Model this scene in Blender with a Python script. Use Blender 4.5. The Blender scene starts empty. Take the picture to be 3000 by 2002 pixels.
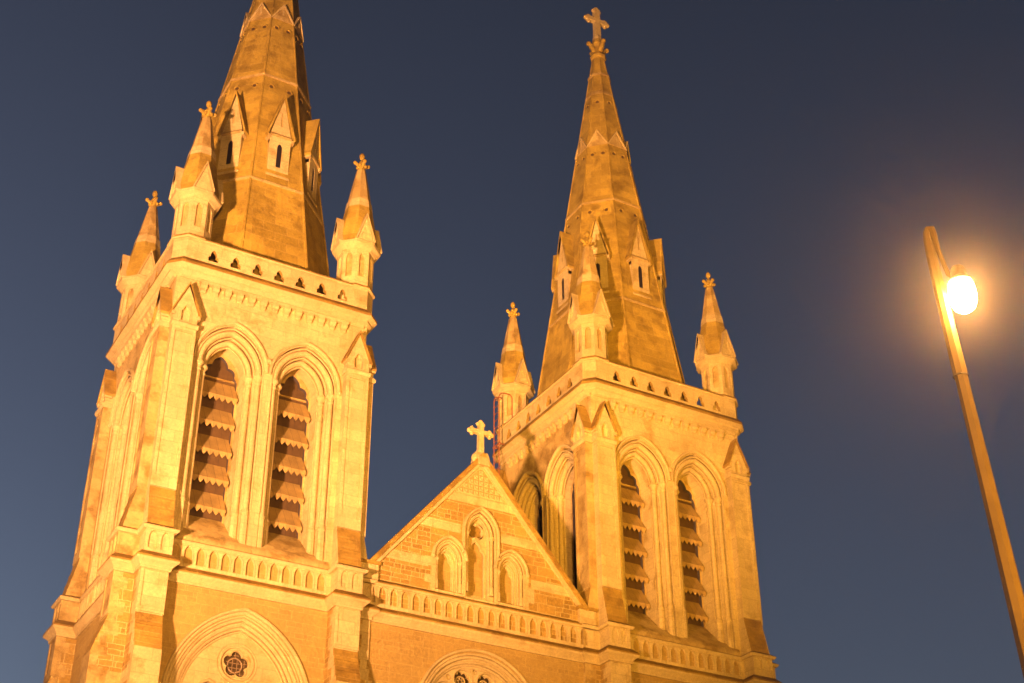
import bpy, bmesh, math, random
from mathutils import Vector, Matrix
from mathutils.geometry import tessellate_polygon
random.seed(7)
R = math.radians
sc = bpy.context.scene
C = sc.collection

# ------------------------------------------------------------------ camera
cam = bpy.data.cameras.new('camera')
cam_o = bpy.data.objects.new('camera', cam); C.objects.link(cam_o)
YAW, PITCH, ROLL = 0.524, 0.5547, -0.0054
cam_o.matrix_world = (Matrix.Translation((-12.6535, -39.5016, 1.6)) @ Matrix.Rotation(-YAW, 4, 'Z')
                      @ Matrix.Rotation(math.pi / 2 + PITCH, 4, 'X') @ Matrix.Rotation(ROLL, 4, 'Z'))
cam.sensor_width = 36.0
cam.lens = 4333.665 / 3000 * 36.0
cam.clip_end = 3000
cam.clip_start = 0.1
sc.camera = cam_o

# ------------------------------------------------------------------ dusk sky
w = bpy.data.worlds.new('World'); sc.world = w; w.use_nodes = True
nt = w.node_tree
bg = nt.nodes['Background']
sky = nt.nodes.new('ShaderNodeTexSky')
sky.sky_type = 'NISHITA'; sky.sun_disc = False
sky.sun_elevation = R(-1.5); sky.sun_rotation = R(-35)
sky.altitude = 50; sky.air_density = 1.0; sky.dust_density = 1.0; sky.ozone_density = 2.0
hsv = nt.nodes.new('ShaderNodeHueSaturation')
hsv.inputs['Saturation'].default_value = 0.70
gam = nt.nodes.new('ShaderNodeGamma'); gam.inputs['Gamma'].default_value = 1.2
# the zenith of a dusk sky falls off faster than the model gives
tco = nt.nodes.new('ShaderNodeTexCoord'); sxyz = nt.nodes.new('ShaderNodeSeparateXYZ'); fal = nt.nodes.new('ShaderNodeMapRange')
fal.inputs[1].default_value = 0.30; fal.inputs[2].default_value = 0.72; fal.inputs[3].default_value = 1.04; fal.inputs[4].default_value = 0.60
mul = nt.nodes.new('ShaderNodeVectorMath'); mul.operation = 'SCALE'
nt.links.new(tco.outputs['Generated'], sxyz.inputs[0]); nt.links.new(sxyz.outputs[2], fal.inputs[0])
nt.links.new(sky.outputs[0], hsv.inputs['Color']); nt.links.new(hsv.outputs[0], gam.inputs['Color'])
# ... and the unseen sky behind the camera is dimmed to cut blue fill
fdot = nt.nodes.new('ShaderNodeVectorMath'); fdot.operation = 'DOT_PRODUCT'; fdot.inputs[1].default_value = (math.sin(R(18)), math.cos(R(18)), 0)
fmap = nt.nodes.new('ShaderNodeMapRange'); fmap.inputs[1].default_value = -0.5; fmap.inputs[2].default_value = 0.6; fmap.inputs[3].default_value = 0.12; fmap.inputs[4].default_value = 1.0
nt.links.new(tco.outputs['Generated'], fdot.inputs[0]); nt.links.new(fdot.outputs['Value'], fmap.inputs[0])
fmul = nt.nodes.new('ShaderNodeMath'); fmul.operation = 'MULTIPLY'
nt.links.new(fal.outputs[0], fmul.inputs[0]); nt.links.new(fmap.outputs[0], fmul.inputs[1])
nt.links.new(gam.outputs[0], mul.inputs[0]); nt.links.new(fmul.outputs[0], mul.inputs['Scale'])
nt.links.new(mul.outputs[0], bg.inputs['Color'])
bg.inputs['Strength'].default_value = 0.15

sc.view_settings.view_transform = 'Standard'
sc.view_settings.look = 'None'
sc.view_settings.exposure = 2.6
sc.view_settings.gamma = 1.0
sc.view_settings.use_curve_mapping = False

# ------------------------------------------------------------------ floodlights (real fixtures on the forecourt, outside the frame)
SODIUM = (1.0, 0.44, 0.075)
FLOODS = [  # position, aim, power, cone, colour (each stands on its own mast)
    ((-25.5, -34.0, 1.8), (0.5, -3.0, 27.0), 84000, 42, (1.0, 0.435, 0.25)),
    ((-4.2, -38.0, 1.8), (14.8, -3.0, 30.0), 25000, 37, (1.0, 0.425, 0.022)),
    ((-16.0, -52.0, 1.8), (3.0, -3.0, 21.0), 28000, 40, (1.0, 0.43, 0.12)),
]

# ------------------------------------------------------------------ materials
def new_mat(name):
    m = bpy.data.materials.new(name); m.use_nodes = True
    n = m.node_tree.nodes; l = m.node_tree.links
    return m, n, l, n['Principled BSDF']

def mk(n, t, **kw):
    x = n.new(t)
    for k, v in kw.items(): setattr(x, k, v)
    return x

def wall_uv(n, l):
    g = mk(n, 'ShaderNodeNewGeometry')
    cr = mk(n, 'ShaderNodeVectorMath', operation='CROSS_PRODUCT'); cr.inputs[0].default_value = (0, 0, 1)
    l.new(g.outputs['True Normal'], cr.inputs[1])
    nm = mk(n, 'ShaderNodeVectorMath', operation='NORMALIZE'); l.new(cr.outputs[0], nm.inputs[0])
    dt = mk(n, 'ShaderNodeVectorMath', operation='DOT_PRODUCT')
    l.new(g.outputs['Position'], dt.inputs[0]); l.new(nm.outputs[0], dt.inputs[1])
    sp = mk(n, 'ShaderNodeSeparateXYZ'); l.new(g.outputs['Position'], sp.inputs[0])
    cb = mk(n, 'ShaderNodeCombineXYZ'); l.new(dt.outputs['Value'], cb.inputs[0]); l.new(sp.outputs[2], cb.inputs[1])
    return g, cb

def mixc(n, l, fac, a, b, blend='MIX'):
    m = mk(n, 'ShaderNodeMix', data_type='RGBA', blend_type=blend)
    if isinstance(fac, (int, float)): m.inputs[0].default_value = fac
    else: l.new(fac, m.inputs[0])
    for i, x in ((6, a), (7, b)):
        if isinstance(x, tuple): m.inputs[i].default_value = x + (1,) if len(x) == 3 else x
        else: l.new(x, m.inputs[i])
    return m.outputs[2]

def ramp(n, l, src, p0, p1, c0=0.0, c1=1.0):
    r = mk(n, 'ShaderNodeMapRange'); r.inputs[1].default_value = p0; r.inputs[2].default_value = p1
    r.inputs[3].default_value = c0; r.inputs[4].default_value = c1
    l.new(src, r.inputs[0]); return r.outputs[0]

def stone(name, c1, c2, mort, dirt, bw=0.6, bh=0.3, ms=0.008, dirt_lo=0.5, dirt_hi=0.68, dirt_k=0.6,
          rubble=False, bump=0.25, streak=0.35, tone=0.25, grain=14.0):
    m, n, l, p = new_mat(name)
    g, uv = wall_uv(n, l)
    wob = mk(n, 'ShaderNodeTexNoise'); wob.inputs['Scale'].default_value = 3.0; l.new(g.outputs['Position'], wob.inputs['Vector'])
    ws = mk(n, 'ShaderNodeVectorMath', operation='SCALE'); ws.inputs['Scale'].default_value = 0.05 if rubble else 0.008
    l.new(wob.outputs['Color'], ws.inputs[0])
    uva = mk(n, 'ShaderNodeVectorMath', operation='ADD'); l.new(uv.outputs[0], uva.inputs[0]); l.new(ws.outputs[0], uva.inputs[1])
    def brick(bw, bh, ca, cb, off=0.5, sq=1.0):
        b = mk(n, 'ShaderNodeTexBrick'); b.offset = off; b.squash = sq; b.squash_frequency = 3
        b.inputs['Scale'].default_value = 1.0; b.inputs['Brick Width'].default_value = bw; b.inputs['Row Height'].default_value = bh
        b.inputs['Mortar Size'].default_value = ms; b.inputs['Mortar Smooth'].default_value = 0.25; b.inputs['Bias'].default_value = 0.0
        b.inputs['Color1'].default_value = ca + (1,); b.inputs['Color2'].default_value = cb + (1,); b.inputs['Mortar'].default_value = mort + (1,)
        l.new(uva.outputs[0], b.inputs['Vector']); return b
    A = brick(bw, bh, c1, c2, 0.5, 0.72 if rubble else 1.0)
    col, fac = A.outputs['Color'], A.outputs['Fac']
    if rubble:
        B = brick(bw * 0.55, bh * 0.5, c1, c2, 0.37, 1.3)
        S = brick(bw, bh, (0, 0, 0), (1, 1, 1), 0.5, 0.72); S.inputs['Mortar'].default_value = (0.0, 0.0, 0.0, 1)
        sel = ramp(n, l, S.outputs['Color'], 0.52, 0.56)
        col = mixc(n, l, sel, col, B.outputs['Color'])
        fm = mk(n, 'ShaderNodeMix'); l.new(sel, fm.inputs[0]); l.new(fac, fm.inputs[2]); l.new(B.outputs['Fac'], fm.inputs[3]); fac = fm.outputs[0]
    # broad tone drift between blocks and courses
    t1 = mk(n, 'ShaderNodeTexNoise'); t1.inputs['Scale'].default_value = 0.55; t1.inputs['Detail'].default_value = 5.0
    l.new(g.outputs['Position'], t1.inputs['Vector'])
    col = mixc(n, l, 1.0, col, mixc(n, l, ramp(n, l, t1.outputs['Fac'], 0.3, 0.7), (1 - tone,) * 3, (1 + tone * 0.6,) * 3), 'MULTIPLY')
    # weather stains: blotches and vertical runs with shapes of their own
    d1 = mk(n, 'ShaderNodeTexNoise'); d1.inputs['Scale'].default_value = 1.7; d1.inputs['Detail'].default_value = 9.0; d1.inputs['Roughness'].default_value = 0.68
    l.new(g.outputs['Position'], d1.inputs['Vector'])
    mp = mk(n, 'ShaderNodeMapping'); mp.inputs['Scale'].default_value = (3.2, 3.2, 0.28); l.new(g.outputs['Position'], mp.inputs['Vector'])
    d2 = mk(n, 'ShaderNodeTexNoise'); d2.inputs['Scale'].default_value = 1.3; d2.inputs['Detail'].default_value = 6.0; l.new(mp.outputs[0], d2.inputs['Vector'])
    s1 = ramp(n, l, d1.outputs['Fac'], dirt_lo, dirt_hi, 0, dirt_k)
    s2 = ramp(n, l, d2.outputs['Fac'], 0.52, 0.72, 0, streak)
    mx = mk(n, 'ShaderNodeMath', operation='MAXIMUM'); l.new(s1, mx.inputs[0]); l.new(s2, mx.inputs[1])
    col = mixc(n, l, mx.outputs[0], col, dirt)
    gr = mk(n, 'ShaderNodeTexNoise'); gr.inputs['Scale'].default_value = grain; gr.inputs['Detail'].default_value = 6.0; l.new(g.outputs['Position'], gr.inputs['Vector'])
    col = mixc(n, l, 1.0, col, mixc(n, l, ramp(n, l, gr.outputs['Fac'], 0.3, 0.7), (0.84,) * 3, (1.12,) * 3), 'MULTIPLY')
    l.new(col, p.inputs['Base Color'])
    p.inputs['Roughness'].default_value = 0.92; p.inputs['Specular IOR Level'].default_value = 0.15
    h = mk(n, 'ShaderNodeMath', operation='MULTIPLY_ADD'); l.new(fac, h.inputs[0]); h.inputs[1].default_value = 0.6 if rubble else -0.7
    l.new(gr.outputs['Fac'], h.inputs[2])
    bp = mk(n, 'ShaderNodeBump'); bp.inputs['Strength'].default_value = bump; bp.inputs['Distance'].default_value = 0.03
    l.new(h.outputs[0], bp.inputs['Height']); l.new(bp.outputs[0], p.inputs['Normal'])
    return m

PALE = stone('pale_limestone', (0.55, 0.475, 0.180), (0.46, 0.39, 0.145), (0.36, 0.29, 0.099), (0.26, 0.185, 0.037), bw=0.75, bh=0.36, ms=0.008, dirt_lo=0.52, dirt_hi=0.68, dirt_k=0.72, streak=0.34, tone=0.18, bump=0.12)
TRIM = stone('moulded_limestone', (0.49, 0.42, 0.161), (0.43, 0.36, 0.130), (0.34, 0.27, 0.087), (0.23, 0.16, 0.031), bw=0.9, bh=0.5, ms=0.005, dirt_lo=0.54, dirt_hi=0.72, dirt_k=0.55, streak=0.25, tone=0.14, bump=0.10)
RUBBLE = stone('rough_sandstone', (0.37, 0.265, 0.053), (0.25, 0.17, 0.028), (0.48, 0.40, 0.136), (0.20, 0.13, 0.022), bw=0.62, bh=0.30, ms=0.013, dirt_lo=0.55, dirt_hi=0.8, dirt_k=0.4, rubble=True, streak=0.15, tone=0.2, bump=0.5)
ROUGH = stone('dressed_sandstone', (0.36, 0.27, 0.065), (0.31, 0.225, 0.051), (0.42, 0.33, 0.099), (0.24, 0.16, 0.031), bw=0.68, bh=0.30, ms=0.009, dirt_lo=0.58, dirt_hi=0.8, dirt_k=0.35, rubble=True, streak=0.12, tone=0.12, bump=0.4)
SPIRE = stone('weathered_spire_stone', (0.45, 0.34, 0.044), (0.30, 0.222, 0.025), (0.45, 0.35, 0.085), (0.145, 0.095, 0.009), bw=0.80, bh=0.36, ms=0.010, dirt_lo=0.47, dirt_hi=0.66, dirt_k=0.75, streak=0.4, tone=0.25, bump=0.3)
GRIME_SHADE = stone('weathering_and_shade', (0.33, 0.235, 0.036), (0.265, 0.18, 0.025), (0.40, 0.30, 0.074), (0.14, 0.088, 0.012), bw=3.0, bh=0.33, ms=0.010, dirt_lo=0.44, dirt_hi=0.62, dirt_k=0.7, streak=0.3, tone=0.25, bump=0.35)  # dark weathering stone, reused to paint shade on cornice tops and hole reveals
STAINED = stone('stained_limestone', (0.48, 0.39, 0.124), (0.38, 0.29, 0.077), (0.42, 0.33, 0.105), (0.17, 0.11, 0.016), bw=0.5, bh=0.34, ms=0.007, dirt_lo=0.47, dirt_hi=0.62, dirt_k=0.75, streak=0.4, tone=0.22, bump=0.25)

def plain(name, col, rough=0.6, metal=0.0, var=0.2, scale=8.0, boards=None):
    m, n, l, p = new_mat(name)
    g = mk(n, 'ShaderNodeNewGeometry')
    t = mk(n, 'ShaderNodeTexNoise'); t.inputs['Scale'].default_value = scale; t.inputs['Detail'].default_value = 6; l.new(g.outputs['Position'], t.inputs['Vector'])
    c = mixc(n, l, ramp(n, l, t.outputs['Fac'], 0.3, 0.7), tuple(x * (1 - var) for x in col), tuple(x * (1 + var) for x in col))
    if boards:
        g2, uv = wall_uv(n, l)
        b = mk(n, 'ShaderNodeTexBrick'); b.offset = 0.0
        b.inputs['Scale'].default_value = 1.0; b.inputs['Brick Width'].default_value = boards; b.inputs['Row Height'].default_value = 50.0
        b.inputs['Mortar Size'].default_value = 0.006; b.inputs['Color1'].default_value = (0.9, 0.9, 0.9, 1); b.inputs['Color2'].default_value = (1.05, 1.05, 1.05, 1); b.inputs['Mortar'].default_value = (0.35, 0.35, 0.35, 1)
        l.new(uv.outputs[0], b.inputs['Vector'])
        c = mixc(n, l, 1.0, c, b.outputs['Color'], 'MULTIPLY')
    l.new(c, p.inputs['Base Color']); p.inputs['Roughness'].default_value = rough; p.inputs['Metallic'].default_value = metal
    return m

BOARD_SHADE = plain('aged_timber_and_hole_shade', (0.07, 0.041, 0.006), 0.85, boards=0.28)  # timber boards; also paints the dark of vent holes and side openings
LOUVRE = plain('weathered_sheet_louvre', (0.33, 0.24, 0.06), 0.75, boards=0.25, scale=3.0)
SLIT_SHADE = plain('painted_slit_shade', (0.006, 0.004, 0.003), 1.0)  # near-black colour standing in for the shade inside the slits
GLASSDK = plain('leaded_glass_dark', (0.06, 0.043, 0.014), 0.3, var=0.4, scale=20)
LEAD = plain('lead_cames', (0.24, 0.18, 0.08), 0.6)
REDIRON = plain('red_oxide_iron', (0.24, 0.085, 0.02), 0.6)
SLATE = plain('roof_slate', (0.06, 0.05, 0.045), 0.7, scale=4)
POLE = plain('galvanised_pole_paint', (0.085, 0.06, 0.016), 0.55, var=0.15, scale=5)
DARKMETAL = plain('dark_cast_metal', (0.06, 0.055, 0.05), 0.5)
ASPHALT = plain('forecourt_asphalt', (0.05, 0.048, 0.045), 0.95, scale=2.0)

def emit(name, col, s):
    m, n, l, p = new_mat(name)
    p.inputs['Base Color'].default_value = (0.8, 0.7, 0.5, 1)
    p.inputs['Emission Color'].default_value = col + (1,); p.inputs['Emission Strength'].default_value = s
    return m

# ------------------------------------------------------------------ mesh helpers
class MB:
    def __init__(self): self.v = []; self.f = []; self.mi = []; self.mats = []; self.cur = 0
    def mat(self, m):
        if m not in self.mats: self.mats.append(m)
        self.cur = self.mats.index(m); return self
    def add(self, verts, faces, mi=None):
        o = len(self.v); self.v += [tuple(x) for x in verts]
        for f in faces: self.f.append(tuple(i + o for i in f)); self.mi.append(self.cur if mi is None else mi)
    # polygon in (u, z) with holes, extruded from outward distance w0 to w1 (face-local: x = u, y = -w)
    def plate(self, outer, holes, w0, w1, fr=None, hole_mat=None):
        fr = fr or (lambda u, w_, z: (u, -w_, z))
        loops = [outer] + list(holes)
        pts = [p for lp in loops for p in lp]
        tri = tessellate_polygon([[Vector((p[0], p[1], 0)) for p in lp] for lp in loops])
        n = len(pts)
        vs = [fr(p[0], w0, p[1]) for p in pts] + [fr(p[0], w1, p[1]) for p in pts]
        fs = []
        for t in tri:
            a, b, c = (pts[i] for i in t)
            ccw = (b[0] - a[0]) * (c[1] - a[1]) - (b[1] - a[1]) * (c[0] - a[0]) > 0
            t = tuple(t) if ccw else tuple(reversed(t))
            fs.append(tuple(i + n for i in t)); fs.append(tuple(reversed(t)))
        self.add(vs, fs)
        k = 0; keep = self.cur
        for li, lp in enumerate(loops):
            m = len(lp)
            area = sum(lp[i][0] * lp[(i + 1) % m][1] - lp[(i + 1) % m][0] * lp[i][1] for i in range(m))
            q = []
            for i in range(m):
                a, b = k + i, k + (i + 1) % m
                ff = (a, b, b + n, a + n)
                if (area < 0) != (li > 0): ff = tuple(reversed(ff))
                q.append(ff)
            if li > 0 and hole_mat is not None:
                self.mat(hole_mat)
            self.add(vs, q); self.cur = keep
            k += m
    def box(self, x0, x1, y0, y1, z0, z1):
        v = [(x, y, z) for x in (x0, x1) for y in (y0, y1) for z in (z0, z1)]
        self.add(v, [(0, 1, 3, 2), (4, 6, 7, 5), (0, 4, 5, 1), (2, 3, 7, 6), (0, 2, 6, 4), (1, 5, 7, 3)])
    # side profile (w, z) polygon extruded from u0 to u1; mats: material per edge
    def prof(self, poly, u0, u1, mats=None, fr=None):
        fr = fr or (lambda u, w_, z: (u, -w_, z))
        n = len(poly)
        a = [fr(u0, p[0], p[1]) for p in poly]; b = [fr(u1, p[0], p[1]) for p in poly]
        tri = tessellate_polygon([[Vector((p[0], p[1], 0)) for p in poly]])
        self.add(a + b, [tuple(t) for t in tri] + [tuple(i + n for i in reversed(t)) for t in tri])
        for i in range(n):
            j = (i + 1) % n; keep = self.cur
            if mats and mats.get(i) is not None: self.mat(mats[i])
            self.add([a[i], a[j], b[j], b[i]], [(0, 1, 2, 3)]); self.cur = keep
    # moulding along an open or closed path in the (u, z) plane; profile = [(normal offset, w)]
    def sweep(self, path, profile, closed=False, fr=None, smooth_normals=True):
        fr = fr or (lambda u, w_, z: (u, -w_, z))
        n = len(path); rings = []
        for i in range(n):
            p = Vector(path[i])
            a = Vector(path[(i - 1) % n]) if (closed or i > 0) else None
            b = Vector(path[(i + 1) % n]) if (closed or i < n - 1) else None
            d1 = (p - a).normalized() if a is not None else None
            d2 = (b - p).normalized() if b is not None else None
            if d1 is None: d1 = d2
            if d2 is None: d2 = d1
            n1 = Vector((d1.y, -d1.x)); n2 = Vector((d2.y, -d2.x))
            nn = n1 + n2
            if nn.length < 1e-6: nn = n1.copy()
            nn.normalize(); s = 1.0 / max(0.35, nn.dot(n1))
            rings.append([fr(p.x + nn.x * o * s, w_, p.y + nn.y * o * s) for o, w_ in profile])
        m = len(profile); vs = [x for r_ in rings for x in r_]; fs = []
        for i in range(n if closed else n - 1):
            j = (i + 1) % n
            for k in range(m):
                k2 = (k + 1) % m
                fs.append((i * m + k, i * m + k2, j * m + k2, j * m + k))
        if not closed:
            fs.append(tuple(range(m))); fs.append(tuple((n - 1) * m + k for k in reversed(range(m))))
        self.add(vs, fs)
    def roll(self, path, off, wc, r, closed=False, n=8, fr=None):
        self.sweep(path, [(off + r * math.cos(2 * math.pi * k / n), wc + r * math.sin(2 * math.pi * k / n)) for k in range(n)], closed, fr)
    # horizontal moulding round a closed plan polygon (counter-clockwise); profile = [(out, z)]
    def band(self, plan, profile, mats=None):
        n = len(plan); rings = []
        for i in range(n):
            p, a, b = Vector(plan[i]), Vector(plan[i - 1]), Vector(plan[(i + 1) % n])
            d1 = (p - a).normalized(); d2 = (b - p).normalized()
            n1 = Vector((d1.y, -d1.x)); n2 = Vector((d2.y, -d2.x)); nn = (n1 + n2).normalized(); s = 1 / nn.dot(n1)
            rings.append([(p.x + nn.x * o * s, p.y + nn.y * o * s, z) for o, z in profile])
        m = len(profile)
        for k in range(m):
            k2 = (k + 1) % m; keep = self.cur
            if mats and mats.get(k) is not None: self.mat(mats[k])
            vs = [r_[k] for r_ in rings] + [r_[k2] for r_ in rings]
            self.add(vs, [(i, (i + 1) % n, n + (i + 1) % n, n + i) for i in range(n)]); self.cur = keep
    def lathe(self, prof, cx, cy, n=12, rot=0.0, cap=True):
        rings = [[(cx + r * math.cos(rot + 2 * math.pi * k / n), cy + r * math.sin(rot + 2 * math.pi * k / n), z) for k in range(n)] for r, z in prof]
        vs = [x for r_ in rings for x in r_]; fs = []
        for i in range(len(prof) - 1):
            for k in range(n):
                k2 = (k + 1) % n
                fs.append((i * n + k, i * n + k2, (i + 1) * n + k2, (i + 1) * n + k))
        if cap: fs.append(tuple(reversed(range(n)))); fs.append(tuple((len(prof) - 1) * n + k for k in range(n)))
        self.add(vs, fs)
    def ball(self, c, r, sx=1, sy=1, sz=1, n=10):
        prof = [(max(1e-3, r * math.sin(math.pi * i / 6)), -r * math.cos(math.pi * i / 6)) for i in range(7)]
        vs = []; fs = []
        for q, z in prof:
            for k in range(n):
                a = 2 * math.pi * k / n; vs.append((c[0] + q * math.cos(a) * sx, c[1] + q * math.sin(a) * sy, c[2] + z * sz))
        for i in range(6):
            for k in range(n):
                k2 = (k + 1) % n; fs.append((i * n + k, i * n + k2, (i + 1) * n + k2, (i + 1) * n + k))
        self.add(vs, fs)
    def tube(self, pts, r, n=8, rs=None, rot=0.0):
        pts = [Vector(p) for p in pts]; rings = []; ref = None
        for i, p in enumerate(pts):
            d = (pts[min(i + 1, len(pts) - 1)] - pts[max(i - 1, 0)]).normalized()
            if ref is None:
                ref = Vector((0, 0, 1)) if abs(d.z) < 0.9 else Vector((1, 0, 0))
            a = (ref - d * ref.dot(d)).normalized(); b = d.cross(a); ref = a
            q = rs[i] if rs else r
            rings.append([tuple(p + (a * math.cos(rot + 2 * math.pi * k / n) + b * math.sin(rot + 2 * math.pi * k / n)) * q) for k in range(n)])
        vs = [x for r_ in rings for x in r_]; fs = []
        for i in range(len(pts) - 1):
            for k in range(n):
                k2 = (k + 1) % n; fs.append((i * n + k, i * n + k2, (i + 1) * n + k2, (i + 1) * n + k))
        fs.append(tuple(reversed(range(n)))); fs.append(tuple((len(pts) - 1) * n + k for k in range(n)))
        self.add(vs, fs)
    def mesh(self, name, fix=True):
        me = bpy.data.meshes.new(name); me.from_pydata(self.v, [], self.f)
        for m in self.mats: me.materials.append(m)
        me.polygons.foreach_set('material_index', self.mi)
        me.update()
        if fix:
            bm = bmesh.new(); bm.from_mesh(me)
            bmesh.ops.remove_doubles(bm, verts=bm.verts, dist=1e-5)
            bmesh.ops.recalc_face_normals(bm, faces=bm.faces)
            bm.to_mesh(me); bm.free()
        me.polygons.foreach_set('use_smooth', [True] * len(me.polygons))
        me.set_sharp_from_angle(angle=R(32))
        return me

def obj(name, me, parent=None, loc=(0, 0, 0), rz=0.0, label=None, group=None):
    if isinstance(me, MB): me = me.mesh(name)
    o = bpy.data.objects.new(name, me); C.objects.link(o)
    o.location = loc; o.rotation_euler = (0, 0, rz); o.parent = parent
    if label: o['label'] = label
    if group: o['group'] = group
    return o

def thing(name, label, cat, loc=(0, 0, 0), group=None):
    o = bpy.data.objects.new(name, None); C.objects.link(o); o.location = loc
    o['label'] = label; o['category'] = cat
    if group: o['group'] = group
    return o

def tag(o, label, cat, group=None):
    o['label'] = label; o['category'] = cat
    if group: o['group'] = group

def rect(x0, x1, z0, z1): return [(x0, z0), (x1, z0), (x1, z1), (x0, z1)]

def arch(hw, z0, cx, zb, uc=0.0, n=10):
    """pointed-arch outline, counter-clockwise from bottom right; cx = how far the arc centres sit past the middle"""
    rr = hw + cx; a1 = math.acos(cx / rr) if cx > 0 else math.pi / 2
    p = [(uc + hw, zb)] if zb < z0 - 1e-6 else []
    arc = [(-cx + rr * math.cos(a1 * i / n), z0 + rr * math.sin(a1 * i / n)) for i in range(n + 1)]
    p += [(uc + x, z) for x, z in arc]
    p += [(uc - x, z) for x, z in reversed(arc[:-1])]
    if zb < z0 - 1e-6: p.append((uc - hw, zb))
    return p

def arc2(p, q, bulge, n=5):
    """points after p up to and including q, bulging to the right of p->q by `bulge`"""
    p, q = Vector(p), Vector(q); d = q - p; nn = Vector((d.y, -d.x)).normalized(); out = []
    for i in range(1, n + 1):
        t = i / n; out.append(tuple(p + d * t + nn * bulge * 4 * t * (1 - t)))
    return out

def mirror_close(right):
    """right half outline from bottom to top centre -> closed outline"""
    return right + [(-x, z) for x, z in reversed(right) if x > 1e-6]

def shift(poly, u): return [(p[0] + u, p[1]) for p in poly]

# ------------------------------------------------------------------ ground
g = MB().mat(ASPHALT); g.add([(-600, -600, 0), (600, -600, 0), (600, 600, 0), (-600, 600, 0)], [(0, 1, 2, 3)])
go = obj('ground', g); go['kind'] = 'structure'

# ------------------------------------------------------------------ the cathedral
D = 14.542
cath = thing('cathedral', 'floodlit stone cathedral with two spired bell towers either side of a gabled west front', 'cathedral', (D / 2, 0, 0))
def cpart(name, me, x=0.0, rz=0.0, label=None): return obj(name, me, cath, (x - D / 2, 0, 0), rz, label)

H = 3.10            # half width of the tower walls
BU0, BU1 = 2.40, 3.12
WX = 1.165          # belfry windows sit at +-WX
CXB = 0.337

# ---- tower walls
def tower_mesh():
    b = MB()
    T = 0.14
    for k in range(4):
        a = k * math.pi / 2
        hu = H if k % 2 == 0 else H - T - 0.002
        def fr(u, w_, z, a=a):
            x, y = u, -w_
            return (x * math.cos(a) - y * math.sin(a), x * math.sin(a) + y * math.cos(a), z)
        holes = [arch(1.03, 23.95, CXB, 18.27, s * WX) for s in (-1, 1)]
        b.mat(STAINED if k == 3 else PALE); b.plate(rect(-hu, hu, 18.0, 27.3), holes, H - T, H, fr)
        b.mat(ROUGH)
        if k == 0:
            b.plate(rect(-hu, hu, 0.0, 17.998), [arch(1.85, 13.9, 0.70, 6.0, 0, 16)], H - T, H, fr)
        else:
            b.plate(rect(-hu, hu, 0.0, 17.998), [], H - T, H, fr)
        # flush quoin strips of pale stone beside the lower corners
    b.mat(PALE); b.box(-2.9, 2.9, -2.9, 2.9, 27.0, 27.2)          # roof slab behind the parapet
    return b.mesh('tower_wall')

def buttress_mesh():
    b = MB(); u0, u1 = BU0, BU1; um = (u0 + u1) / 2
    b.mat(PALE)
    b.prof([(3.02, 16.951), (3.66, 16.951), (3.66, 18.06), (3.375, 19.42), (3.375, 24.64), (3.02, 24.64)], u0, u1, mats={2: GRIME_SHADE})
    b.mat(RUBBLE)
    b.prof([(3.02, 0), (3.98, 0), (3.98, 14.72), (3.66, 15.72), (3.66, 16.95), (3.02, 16.95)], u0, u1, mats={1: PALE, 2: GRIME_SHADE, 3: PALE})
    b.mat(PALE); rq = random.Random(11); z = 11.0; k = 0
    while z < 16.9:
        hq = rq.uniform(0.24, 0.36); z1 = min(z + hq, 16.94); wf = 3.98 if z1 < 14.72 else (3.66 if z > 15.6 else 3.66 + 0.32 * (15.72 - z1))
        ln = 0.20 if k % 2 else 0.38
        if z1 - z > 0.05 and wf > 3.6:
            for us in ((u0 - 0.006, u0 + 0.02), (u1 - 0.02, u1 + 0.006)):
                b.plate(rect(us[0], us[1], z, z1 - 0.004), [], wf - ln, wf - 0.003)
        z = z1; k += 1
    for us in ((u0 - 0.007, u0 + 0.02), (u1 - 0.02, u1 + 0.007)): b.plate(rect(us[0], us[1], 13.9, 14.25), [], 3.05, 3.975)
    # panelled upper face
    b.plate(rect(u0 - 0.003, u1 + 0.003, 19.44, 24.64), [rect(u0 + 0.10, u1 - 0.10, 19.78, 24.42)], 3.373, 3.41)
    # weathering drip courses
    b.mat(GRIME_SHADE)
    for i in range(4):
        t = i / 4.0; z = 19.42 + (18.06 - 19.42) * t; ww = 3.375 + (3.66 - 3.375) * t
        b.prof([(ww - 0.02, z + 0.02), (ww + 0.016, z - 0.005), (ww + 0.022, z - 0.03), (ww + 0.012, z - 0.12), (ww + 0.0, z - 0.12)], u0 + 0.002, u1 - 0.002)
    for i in range(3):
        t = i / 3.0; z = 15.72 + (14.72 - 15.72) * t; ww = 3.66 + 0.32 * t
        b.prof([(ww - 0.02, z + 0.02), (ww + 0.018, z - 0.01), (ww + 0.024, z - 0.04), (ww + 0.012, z - 0.14), (ww + 0.0, z - 0.14)], u0 + 0.002, u1 - 0.002)
    b.mat(PALE)
    # niche box
    b.plate(rect(u0 - 0.02, u1 + 0.02, 17.36, 18.05), [arch(0.115, 17.80, 0.14, 17.50, um + s * 0.17, 6) for s in (-1, 1)], 3.655, 3.72)
    # slightly wider lower panel
    b.plate(rect(u0 - 0.01, u1 + 0.01, 15.76, 16.94), [rect(u0 + 0.08, u1 - 0.08, 15.9, 16.9)], 3.655, 3.69)
    # string below the gablet
    b.mat(TRIM); b.prof([(3.0, 24.58), (3.43, 24.58), (3.48, 24.66), (3.48, 24.70), (3.40, 24.76), (3.0, 24.76)], u0 - 0.04, u1 + 0.04)
    return b.mesh('buttress')

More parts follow.
